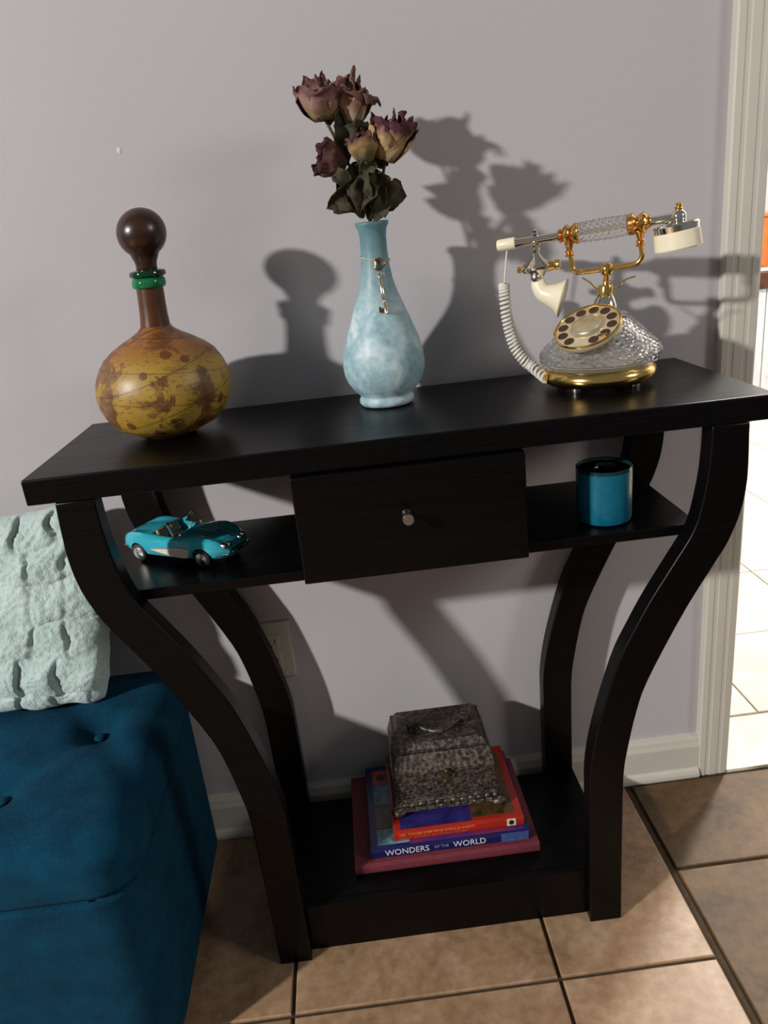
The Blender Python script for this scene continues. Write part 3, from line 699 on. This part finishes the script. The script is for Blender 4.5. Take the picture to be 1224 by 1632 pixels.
MB().tube([(.016, .013, .034), (.0065, .013, .0365)], .0009, 6).build('steering_column', carchrome, car, True, **C)
MB().tube([(.030, 0, .0420), (.055, 0, .0400), (.078, 0, .0350)], .0006, 6).build('bonnet_trim', carchrome, car, True, **C)
for wx in (-.053, .053):
    for sy in (-1, 1):
        wh = MB().turned((wx, sy*.0350, .0130), (wx, sy*.0245, .0130), [(0, .0095), (.05, .0118), (.2, .0130), (.8, .0130), (1, .0110)], 28).build('wheel', rubber, car, True, **C)
        MB().turned((wx, sy*.0362, .0130), (wx, sy*.0338, .0130), [(0, .002), (.15, .0035), (.3, .0045), (.45, .0080), (.55, .0084), (.75, .0100), (1, .0104)], 24, lambda u, t, r: .0005*math.sin(u*2*PI*12) if .3 < t < .7 else 0).build('hubcap', carchrome, wh, True, **C)

# ------------------------------------------------------------------ candle glass on the middle shelf
cx_, cy_ = .4290, -.207
cdl = thing('candle_jar', (cx_, cy_, ZS), 'teal frosted glass candle jar on the middle shelf', 'candle')
tg = Nodes('teal_glass'); tgn = tg.noise(tg.coord(), 120, 3)
tg.set(Base_Color=tg.ramp(tgn, [(.3, rgb('066682')), (.7, rgb('0a7390'))]), Roughness=.3, Transmission_Weight=.28, IOR=1.4, Specular_IOR_Level=.6)
def cz(pr, k=1.075): return [(r_, z_*k) for r_, z_ in pr]
MB().lathe(cz([(0, .0005), (.031, .0005), (.0345, .0025), (.0355, .006), (.0360, .0655), (.0332, .0655), (.0325, .010), (.030, .0065), (0, .006)]), 56, (cx_, cy_, ZS)).build('glass_cup', tg.m, cdl, True)
rg_ = Nodes('smoky_rim_glass'); rg_.set(Base_Color=rg_.ramp(rg_.noise(rg_.coord(), 60, 2), [(.3, rgb('3a6e78')), (.7, rgb('45808a'))]), Roughness=.08, Transmission_Weight=.85, IOR=1.4)
MB().lathe(cz([(.0333, .0656), (.0360, .0656), (.0361, .0690), (.0352, .0700), (.0338, .0697), (.0333, .0690), (.0333, .0656)]), 56, (cx_, cy_, ZS)).build('glass_rim', rg_.m, cdl, True)
MB().lathe(cz([(0, .0065), (.0295, .0068), (.0322, .011), (.0322, .0625), (.031, .0640), (0, .0635)]), 48, (cx_, cy_, ZS)).build('wax', simple('cream_wax', rgb('d2c6a0'), .5, 0, .05, 20), cdl, True)
MB().lathe(cz([(0, .0636), (.0135, .0636), (.0135, .0663), (.012, .0668), (0, .0663)]), 24, (cx_+.006, cy_+.010, ZS)).build('wick_tin', carchrome, cdl, True)
MB().ball((cx_-.010, cy_+.004, ZS+.0710), .0035, 12, 8).build('metal_bead', carchrome, cdl, True)
MB().tube([(cx_+.006, cy_+.010, ZS+.069), (cx_+.006, cy_+.010, ZS+.0745)], .0012, 6).build('wick', rubber, cdl, True)

# ------------------------------------------------------------------ books
def text_mesh(name, body, size, loc, mat, parent, ext=.0002, wide=1.0, align='LEFT'):
    cu = bpy.data.curves.new(name, 'FONT'); cu.body = body; cu.size = size; cu.extrude = ext; cu.align_x = align; cu.align_y = 'CENTER'
    cu.resolution_u = 3
    tmp = bpy.data.objects.new(name, cu); COL.objects.link(tmp); bpy.context.view_layer.update()
    me = bpy.data.meshes.new_from_object(tmp.evaluated_get(bpy.context.evaluated_depsgraph_get())); bpy.data.objects.remove(tmp)
    me.materials.clear(); me.materials.append(mat)
    o = bpy.data.objects.new(name, me); COL.objects.link(o); o.parent = parent; o.location = loc; o.rotation_euler = (PI/2, 0, 0); o.scale = (wide, 1, 1)
    return o
paper = simple('page_edges', rgb('b9ad94'), .9, 0, .08, 300)
def book(name, x0, x1, y0, y1, z0, z1, cover, label, rz=0):
    """spine faces the room (-y); origin at the middle of the bottom"""
    cx, cy = (x0+x1)/2, (y0+y1)/2; a, b = (x1-x0)/2, (y1-y0)/2; h = z1-z0; tk = .0026
    r = thing(name, (cx, cy, z0), label, 'book', 'books stacked on the bottom shelf', rz)
    MB().box(-a, a, -b+.002, b, 0, tk).build('back_cover', cover, r, bevel=.0008, world=False)
    fc = MB().box(-a, a, -b+.002, b, h-tk, h).build('front_cover', cover, r, bevel=.0008, world=False)
    sp_ = [(-b+.0032, 0), (-b+.0012, .0010), (-b, h*.3), (-b, h*.7), (-b+.0012, h-.001), (-b+.0032, h)]
    so = MB().prism(sp_, 'x', -a, a).build('spine', cover, r, world=False)
    MB().box(-a+.003, a-.003, -b+.0034, b-.004, tk, h-tk).build('page_block', paper, r, world=False)
    return r, fc, so, a, b, h
maroon = simple('maroon_cloth', rgb('6c2733'), .7, 0, .15, 120, .15)
bk1 = book('book', .0335, .3225, -.2222, -.018, .0852, .1035, maroon, 'large maroon clothbound book at the bottom of the stack')
navy = simple('navy_jacket', rgb('121a50'), .35, 0, .1, 40)
b2, fc2, sp2, a2, bb2, h2 = book('book', .0605, .3105, -.2135, -.020, .1037, .1225, navy, 'dark blue jacketed book with white spine title, middle of the stack')
white_ink = simple('white_ink', rgb('cfd0d8'), .5, 0, .03); grey_ink = simple('grey_ink', rgb('7e86a8'), .5, 0, .03)
text_mesh('spine_lettering', 'WONDERS', .0150, (-a2+.022, -bb2-.0002, h2*.5), white_ink, b2, wide=.93)
text_mesh('spine_lettering', 'OF THE', .0068, (-a2+.0985, -bb2-.0002, h2*.52), grey_ink, b2)
text_mesh('spine_lettering', 'WORLD', .0150, (-a2+.1285, -bb2-.0002, h2*.5), white_ink, b2, wide=.93)
MB().box(a2-.046, a2-.003, -bb2-.0004, -bb2+.0008, .0018, h2-.0018).build('spine_panel', simple('pale_blue_print', rgb('40548c'), .4, 0, .2, 90), b2, world=False)
def print_mat(name, cols, scale):
    N = Nodes(name); f = N.noise(N.coord(), scale, 5, .65, .8); n = len(cols)
    N.set(Base_Color=N.ramp(f, [(.3+.4*i/(n-1), c) for i, c in enumerate(cols)]), Roughness=.3); return N.m
pm = [print_mat('cover_print_red', (rgb('5c242a'), rgb('93393c'), rgb('a84e46')), 25), print_mat('cover_print_teal', (rgb('17222c'), rgb('2a5566'), rgb('47899a')), 40),
      print_mat('cover_print_brown', (rgb('1c1510'), rgb('4a3a1c'), rgb('6b4a2a')), 40), print_mat('cover_print_sky', (rgb('284a4c'), rgb('5c8a94'), rgb('86b0b8')), 50),
      print_mat('cover_print_purple', (rgb('201a52'), rgb('3a2c7c'), rgb('6a2c5c'), rgb('96381f')), 8)]
xl0, xl1 = -a2+.012, a2-.008
for nm, y0_, y1_, pmi in (('cover_picture', bb2-.048, bb2-.012, 0), ('cover_picture', bb2-.100, bb2-.050, 1), ('cover_picture', bb2-.150, bb2-.102, 2), ('cover_picture', -bb2+.008, -bb2+.041, 3)):
    MB().box(xl0, xl1 if pmi != 3 else xl0+.05, y0_, y1_, h2, h2+.0003).build(nm, pm[pmi], b2, world=False)
MB().box(xl0+.05, xl1, -bb2+.004, -bb2+.012, h2, h2+.0003).build('cover_picture', pm[4], b2, world=False)
ink = simple('cover_ink', rgb('241619'), .5)
for q_ in (.014, .040):
    MB().lathe([(0, h2+.0002), (.0075, h2+.0002), (.0075, h2+.0006), (0, h2+.0006)], 18, (xl0+q_, bb2-.030, 0)).build('cover_figure', ink, b2, world=False)
red = simple('red_jacket', rgb('a02318'), .35, 0, .08, 30)
b3, fc3, sp3, a3, bb3, h3 = book('book', .0985, .3035, -.2035, -.030, .1230, .1425, red, 'red-spined jacketed book lying directly under the metal casket')
text_mesh('spine_lettering', '1001 THINGS EVERYONE SHOULD KNOW', .0060, (-a3+.008, -bb3-.0002, h3*.62), simple('orange_ink', rgb('e08a4e'), .5), b3, wide=1.06)
text_mesh('spine_lettering', 'ABOUT AFRICAN AMERICAN HISTORY', .0058, (-a3+.008, -bb3-.0002, h3*.27), simple('dark_orange_ink', rgb('b85a34'), .5), b3, wide=1.1)
lg = MB().box(a3-.027, a3-.013, -bb3-.0005, -bb3+.0008, .0035, h3-.0035).build('publisher_mark', simple('cream_label', rgb('d8d0b8'), .5), b3, world=False)
MB().prism([(a3-.020+.004*math.cos(t_), h3*.5+.0045*math.sin(t_)) for t_ in [2*PI*i/14 for i in range(14)]], 'y', -bb3-.0009, -bb3-.0004).build('mark_figure', ink, lg, world=False)
MB().box(-a3+.012, -a3+.125, -bb3+.004, -bb3+.060, h3, h3+.0003).build('cover_picture', print_mat('cover_print_indigo', (rgb('161340'), rgb('2a2464'), rgb('3a3478')), 18), b3, world=False)
MB().box(-a3+.126, a3-.012, -bb3+.010, bb3-.020, h3, h3+.0003).build('cover_picture', pm[2], b3, world=False)

# ------------------------------------------------------------------ metal casket
def embossed(name, strength, sc_=1.):
    N = Nodes(name); v = N.coord(); f = N.noise(v, 120*sc_, 6, .65, 2.2)
    vo = N.n('ShaderNodeTexVoronoi'); vo.inputs['Scale'].default_value = 170*sc_; vo.feature = 'SMOOTH_F1'; N.l(v, vo.inputs['Vector'])
    h = N.math('ADD', f, N.math('MULTIPLY', vo.outputs['Distance'], .8))
    N.set(Base_Color=N.ramp(h, [(.40, (.016, .012, .011, 1)), (.75, (.058, .046, .038, 1)), (1.05, (.15, .125, .10, 1))]), Metallic=.72, Roughness=.40)
    N.bump(h, strength, .003); return N.m
em = embossed('embossed_pewter', .9); plain = embossed('worn_pewter', .25)
bx0, bx1, by0, by1, bz = .1035, .2755, -.1765, -.0350, .1432
ck = thing('jewelry_casket', ((bx0+bx1)/2, (by0+by1)/2, bz), 'embossed antique metal casket with a bail handle, set on the books', 'casket')
for fx in (bx0+.008, bx1-.004):
    for fy in (by0+.006, by1-.008):
        MB().ball((fx, fy, bz+.0076), .0106, 14, 8, (1.15, 1.0, .72)).build('foot', plain, ck, True)
MB().frustum((bx0-.001, bx1+.001, by0-.001, by1+.001), bz+.0105, (bx0+.004, bx1-.004, by0+.005, by1-.005), bz+.0270).build('base_moulding', em, ck, bevel=.0015)
for i in range(13):                                       # leafy scrolls along the foot moulding
    x = bx0+.007+(bx1-bx0-.014)*i/12
    MB().ball((x, by0+.0025, bz+.0195+.0012*(i % 2)), .0068, 12, 8, (1.05, .40, .75)).ball((x+.0045, by0+.0010, bz+.0150), .0038, 8, 6, (1.2, .6, .8)).ball((x-.003, by0+.0012, bz+.0130), .0030, 8, 6, (1.4, .6, .7)).build('scroll_leaf', plain, ck, True)
for i in range(9):
    y = by0+.010+(by1-by0-.02)*i/8
    MB().ball((bx1-.0025, y, bz+.0185), .0068, 12, 8, (.40, 1.05, .8)).build('scroll_leaf', plain, ck, True)
cb = MB().box(bx0+.004, bx1-.004, by0+.005, by1-.005, bz+.0270, bz+.0305).box(bx0+.006, bx1-.006, by0+.007, by1-.007, bz+.0305, bz+.0330).box(bx0+.005, bx1-.005, by0+.006, by1-.006, bz+.0330, bz+.0355).box(bx0+.007, bx1-.007, by0+.0075, by1-.0075, bz+.0355, bz+.0700).build('casket_body', em, ck, bevel=.0008)
MB().box(bx0+.011, bx1-.011, by0+.012, by1-.012, bz+.0701, bz+.0724).build('lid_seam', simple('seam_shade', rgb('0a0807'), .95), ck)  # inset band coloured near-black: painted shade of the gap under the lid
ld = MB(); L0 = bz+.0725
ld.box(bx0+.005, bx1-.005, by0+.006, by1-.006, L0, L0+.004)
r0 = (bx0+.006, bx1-.006, by0+.007, by1-.007); r1 = (bx0+.012, bx1-.012, by0+.022, by1-.010)
ld.frustum(r0, L0+.004, r1, L0+.0285)
lo = ld.build('lid', em, ck, bevel=.0008)
r2 = (r1[0]+.003, r1[1]-.003, r1[2]+.003, r1[3]-.003); r3 = (r1[0]+.006, r1[1]-.006, r1[2]+.007, r1[3]-.006)
MB().box(r2[0], r2[1], r2[2], r2[3], L0+.0285, L0+.0305).frustum((r3[0]-.002, r3[1]+.002, r3[2]-.002, r3[3]+.002), L0+.0305, (r3[0]+.004, r3[1]-.004, r3[2]+.006, r3[3]-.004), L0+.0400).build('lid_panel', em, lo, bevel=.0008, world=False).location = (0, 0, 0)
lp = lo.children[0]; lp.data.transform(Matrix.Translation(-ck.location))
hz = L0+.0400; hxm = (bx0+bx1)/2; hy = (by0+by1)/2+.002
hpts = spline([(hxm-.040, hy, hz+.001), (hxm-.046, hy-.003, hz+.009), (hxm-.034, hy-.006, hz+.0125), (hxm-.020, hy-.018, hz+.0080), (hxm, hy-.024, hz+.0070), (hxm+.020, hy-.018, hz+.0080), (hxm+.034, hy-.006, hz+.0125), (hxm+.046, hy-.003, hz+.009), (hxm+.040, hy, hz+.001)], 40)
MB().tube(hpts, [.0030+.0018*abs(math.sin(PI*i/8)) for i in range(41)], 10).build('bail_handle', plain, ck, True)
for s_ in (-1, 1): MB().ball((hxm+s_*.040, hy, hz+.0005), .0075, 12, 8, (1.3, 1, .55)).build('handle_rosette', plain, ck, True)
bl = simple('blackened_brass', (.10, .085, .05, 1), .4, .8, .3, 90)
lt = MB().box(hxm-.010, hxm+.010, by0+.0035, by0+.0072, L0-.002, L0+.0040).box(hxm-.004, hxm+.005, by0+.0030, by0+.0070, L0-.020, L0-.002).ball((hxm, by0+.0035, L0-.013), .0038, 10, 7).ball((hxm+.003, by0+.0045, L0+.0045), .0042, 10, 7).build('latch', bl, ck, bevel=.0008)

# ------------------------------------------------------------------ tufted bench and pillow
def fabric(name, a, b, sc_=900):
    N = Nodes(name); v = N.coord('Object', (1, 1, 1)); f = N.noise(v, 25, 4); g = N.noise(N.coord('Object', (.25, .25, 1)), sc_, 2)
    c = N.mix(.4, N.ramp(f, [(.3, a), (.7, b)]), N.ramp(g, [(.35, a), (.65, b)]))
    N.set(Base_Color=c, Roughness=.95, Specular_IOR_Level=.15); N.bump(g, .3, .001); return N.m
teal = fabric('teal_linen', rgb('02293e'), rgb('054058'))
OX0, OX1, OY0, OY1 = -1.25, -.210, -.430, -.012
bn = thing('tufted_bench', ((OX0+OX1)/2, (OY0+OY1)/2, 0), 'teal linen tufted storage bench along the wall beside the console', 'bench')
def rbox(x0, x1, y0, y1, z0, z1, r, n=(60, 28, 10), post=None, rb=.005):
    """rounded box from six sub-divided faces"""
    m = MB(); nx, ny, nz_ = n
    def rnd_(p):
        R_ = .055
        c = Vector((min(max(p.x, x0+R_), x1-R_), min(max(p.y, y0+R_), y1-R_), min(max(p.z, z0+rb), z1-r))); d_ = p-c
        # sub-divided cube face point pushed on the rounded shell (wide radius in plan, r at top and bottom)
        e_ = Vector((d_.x/R_, d_.y/R_, d_.z/(r if d_.z > 0 else rb))); q = c+d_/e_.length if e_.length > 1e-9 else p
        return post(q, p) if post else q
    def ease(t): return t
    L = lambda a, b, t: a+(b-a)*(.5-.5*math.cos(PI*t))
    m.grid(lambda u, v: rnd_(Vector((L(x0, x1, u), L(y0, y1, v), z1))), nx, ny)
    m.grid(lambda u, v: rnd_(Vector((L(x0, x1, u), L(y1, y0, v), z0))), nx, ny)
    m.grid(lambda u, v: rnd_(Vector((L(x0, x1, u), y0, L(z0, z1, v)))), nx, nz_)
    m.grid(lambda u, v: rnd_(Vector((L(x1, x0, u), y1, L(z0, z1, v)))), nx, nz_)
    m.grid(lambda u, v: rnd_(Vector((x1, L(y0, y1, u), L(z0, z1, v)))), ny, nz_)
    m.grid(lambda u, v: rnd_(Vector((x0, L(y1, y0, u), L(z0, z1, v)))), ny, nz_)
    return m
def weld(o, dist=.0004):
    bm = bmesh.new(); bm.from_mesh(o.data); bmesh.ops.remove_doubles(bm, verts=bm.verts, dist=dist); bmesh.ops.recalc_face_normals(bm, faces=bm.faces); bm.to_mesh(o.data); bm.free()
    for p in o.data.polygons: p.use_smooth = True
bt = atz(160, 1177, .368)
BUT = []
for k in range(0, 6):
    BUT.append((bt.x-.19*k, bt.y))
    if k < 5: BUT.append((bt.x-.19*k-.095, bt.y-.115)); BUT.append((bt.x-.19*k-.095, bt.y+.115))
FOLD = []
for (x_, y_) in BUT:
    for (a_, b_) in BUT:
        dd = math.hypot(a_-x_, b_-y_)
        if .1 < dd < .16 and a_ > x_: FOLD.append((x_, y_, a_, b_))
FOLD.append((bt.x, bt.y, OX1+.03, OY0+.05)); FOLD.append((bt.x, bt.y, OX1+.03, OY1-.04))
def tuft(q, p):
    if p.z > .398 or q.z > .33:
        k = max(0, min(1, (q.z-.32)/.05)); dz = 0
        for (x_, y_) in BUT: dz -= .020*math.exp(-((q.x-x_)**2+(q.y-y_)**2)/(.030**2))
        g = 0
        for (x_, y_, a_, b_) in FOLD:
            dx_, dy_ = a_-x_, b_-y_; t_ = max(0, min(1, ((q.x-x_)*dx_+(q.y-y_)*dy_)/(dx_*dx_+dy_*dy_)))
            ds = math.hypot(q.x-x_-dx_*t_, q.y-y_-dy_*t_); g = max(g, math.exp(-(ds/.022)**2)*(1-.5*t_ if (a_ > OX1-.05) else 1))
        dz -= .006*g
        dome = .006*max(0, 1-((q.x-(OX0+OX1)/2)/((OX1-OX0)/2))**6)*max(0, 1-((q.y-(OY0+OY1)/2)/((OY1-OY0)/2))**2)
        q = Vector((q.x, q.y, q.z+(dz+dome)*k))
    return q
co = rbox(OX0, OX1, OY0, OY1, .310, .386, .034, (190, 96, 20), tuft).build('seat_cushion', teal, bn, 'all'); weld(co)
def side(q, p):
    b_ = math.sin(PI*max(0, min(1, (q.z-.03)/.28)))
    fx_ = (q.x-(OX0+OX1)/2)/((OX1-OX0)/2)
    return q
bo = rbox(OX0+.001, OX1-.001, OY0+.001, OY1-.001, .035, .3097, .005, (110, 60, 24), side).build('bench_box', teal, bn, 'all'); weld(bo)
MB().tube([(OX0+.06, OY0+.0030, .3098), (OX1-.056, OY0+.0030, .3098)], .0012, 6).build('seam_piping', teal, bn, True)
for (x_, y_) in BUT:
    MB().ball((x_, y_, .386-.0165), .0085, 12, 8, (1, 1, .45)).build('button', teal, bn, True)
for x_ in (OX0+.05, OX1-.05):
    for y_ in (OY0+.05, OY1-.05):
        MB().lathe([(.014, 0), (.020, .036)], 16, (x_, y_, 0)).build('foot', MAT['wood'], bn, True)

def ruche():
    N = Nodes('mint_plush'); v = N.coord(); f = N.noise(v, 160, 5, .7); g = N.noise(v, 14, 3)
    c = N.mix(.5, N.ramp(g, [(.3, rgb('b0c9c3')), (.7, rgb('c4d8d2'))]), N.ramp(f, [(.3, rgb('a0bdb7')), (.7, rgb('dae7e2'))]))
    N.set(Base_Color=c, Roughness=.95, Sheen_Weight=.5); N.bump(f, 1., .004); return N.m
TL, TR, BR, BL = Vector((-.665, -.044, .658)), Vector((-.266, -.044, .686)), Vector((-.303, -.122, .388)), Vector((-.665, -.122, .402))
pln = ((TR-TL).cross(BL-TL)).normalized()
if pln.y > 0: pln = -pln
def lobes(u, v):
    wu = u+.030*nz((u*6, v*6, 2.5))+.010*nz((u*17, v*17, 4.)); wv = v+.030*nz((u*6, v*6, 11.5))+.008*nz((u*19, v*15, 8.))
    rr = wv*5.4; row = math.floor(rr); fr = rr-row
    cu_ = wu*7.2+.5*(row % 2)+.25*math.sin(row*2.3); c_ = math.floor(cu_); fc_ = cu_-c_
    h_ = .5+.5*math.sin(c_*12.9+row*7.7)                       # every gather differs
    arch = max(0, math.sin(PI*fr))**.5
    ridge = (fc_**.8)*max(0, min(1, (1-fc_)/.13))**.7          # rises slowly, folds under sharply
    slit = math.exp(-((fc_-.97)/.07)**2)*max(0, math.sin(PI*fr))**1.5
    return (.0035+.0095*ridge*(.45+.55*h_))*(.45+.55*arch)-.0075*slit*h_+.0022*nz((u*42, v*42, 3))
def pil(side_):
    def fn(u, v):
        p = TL.lerp(TR, u).lerp(BL.lerp(BR, u), v)
        uu, vv = 2*u-1, 2*v-1
        puff = (max(0, 1-uu**4)**.5)*(max(0, 1-vv**4)**.5)
        ed = 1-.055*(abs(vv)**2)*(1-uu*uu)*0
        ctr = (TL+TR+BL+BR)/4
        p = ctr+(p-ctr)*(1-.05*(uu*uu*vv*vv)**3)
        th = .030*puff
        if side_ > 0: th = .034*puff+lobes(u, v)*min(1, puff*1.6)
        w_ = Vector((nz((u*9, v*9, 1)), nz((u*9, v*9, 5)), nz((u*9, v*9, 9))))*.0075
        return p+pln*th*side_+w_
    return fn
pw = thing('throw_pillow', ((TL+BR)/2).lerp((BL+BR)/2, 1.), 'mint green ruched plush pillow leaning against the wall on the bench', 'pillow')
MB().grid(pil(1), 170, 150).build('ruched_front', ruche(), pw, 'all', fix=False)
MB().grid(pil(-1), 40, 40).build('back_panel', ruche(), pw, 'all', fix=False)

# ------------------------------------------------------------------ cabinet seen through the doorway
kx0, kx1, ky0, ky1 = 1.95, 2.75, 2.30, 2.72
kb_ = thing('kitchen_cabinet', ((kx0+kx1)/2, (ky0+ky1)/2, 0), 'white board cabinet with dark wooden top in the lit room beyond the doorway', 'cabinet')
wp = simple('white_board_paint', rgb('b9c0c8'), .5, 0, .06, 14); dwood = simple('dark_red_wood', rgb('3d2013'), .35, 0, .3, 30); owood = simple('orange_wood', rgb('a65d28'), .35, 0, .25, 25)
MB().box(kx0, kx1, ky0+.012, ky1, .03, .60).build('carcass', wp, kb_)
nb = 8
for i in range(nb):
    a = kx0+(kx1-kx0)*i/nb; b = kx0+(kx1-kx0)*(i+1)/nb
    bd = MB().box(a+.002, b-.002, ky0, ky0+.0118, .03, .595).build('board', wp, kb_, bevel=.002)
    if i in (1, 5):
        MB().turned((b-.02, ky0, .24), (b-.02, ky0-.025, .24), [(0, .008), (.5, .006), (.6, .014), (1, .012)], 14).build('knob', dwood, bd, True)
MB().box(kx0-.01, kx1+.01, ky0-.015, ky1, .602, .668).build('cabinet_top', dwood, kb_, bevel=.004)
for x_ in (kx0+.03, kx1-.03):
    for y_ in (ky0+.03, ky1-.03): MB().lathe([(.016, 0), (.02, .03)], 12, (x_, y_, 0)).build('foot', dwood, kb_)
bx = thing('wooden_box', (2.30, 2.48, .668), 'orange wooden box with pale rim standing on the white cabinet', 'box')
MB().box(2.00, 2.60, 2.33, 2.63, .6685, .684).build('rim', wp, bx, bevel=.002)
MB().box(2.01, 2.59, 2.34, 2.62, .6845, .90).build('box_body', owood, bx, bevel=.003)
MB().box(2.005, 2.595, 2.335, 2.625, .9005, .915).build('lid', owood, bx, bevel=.003)
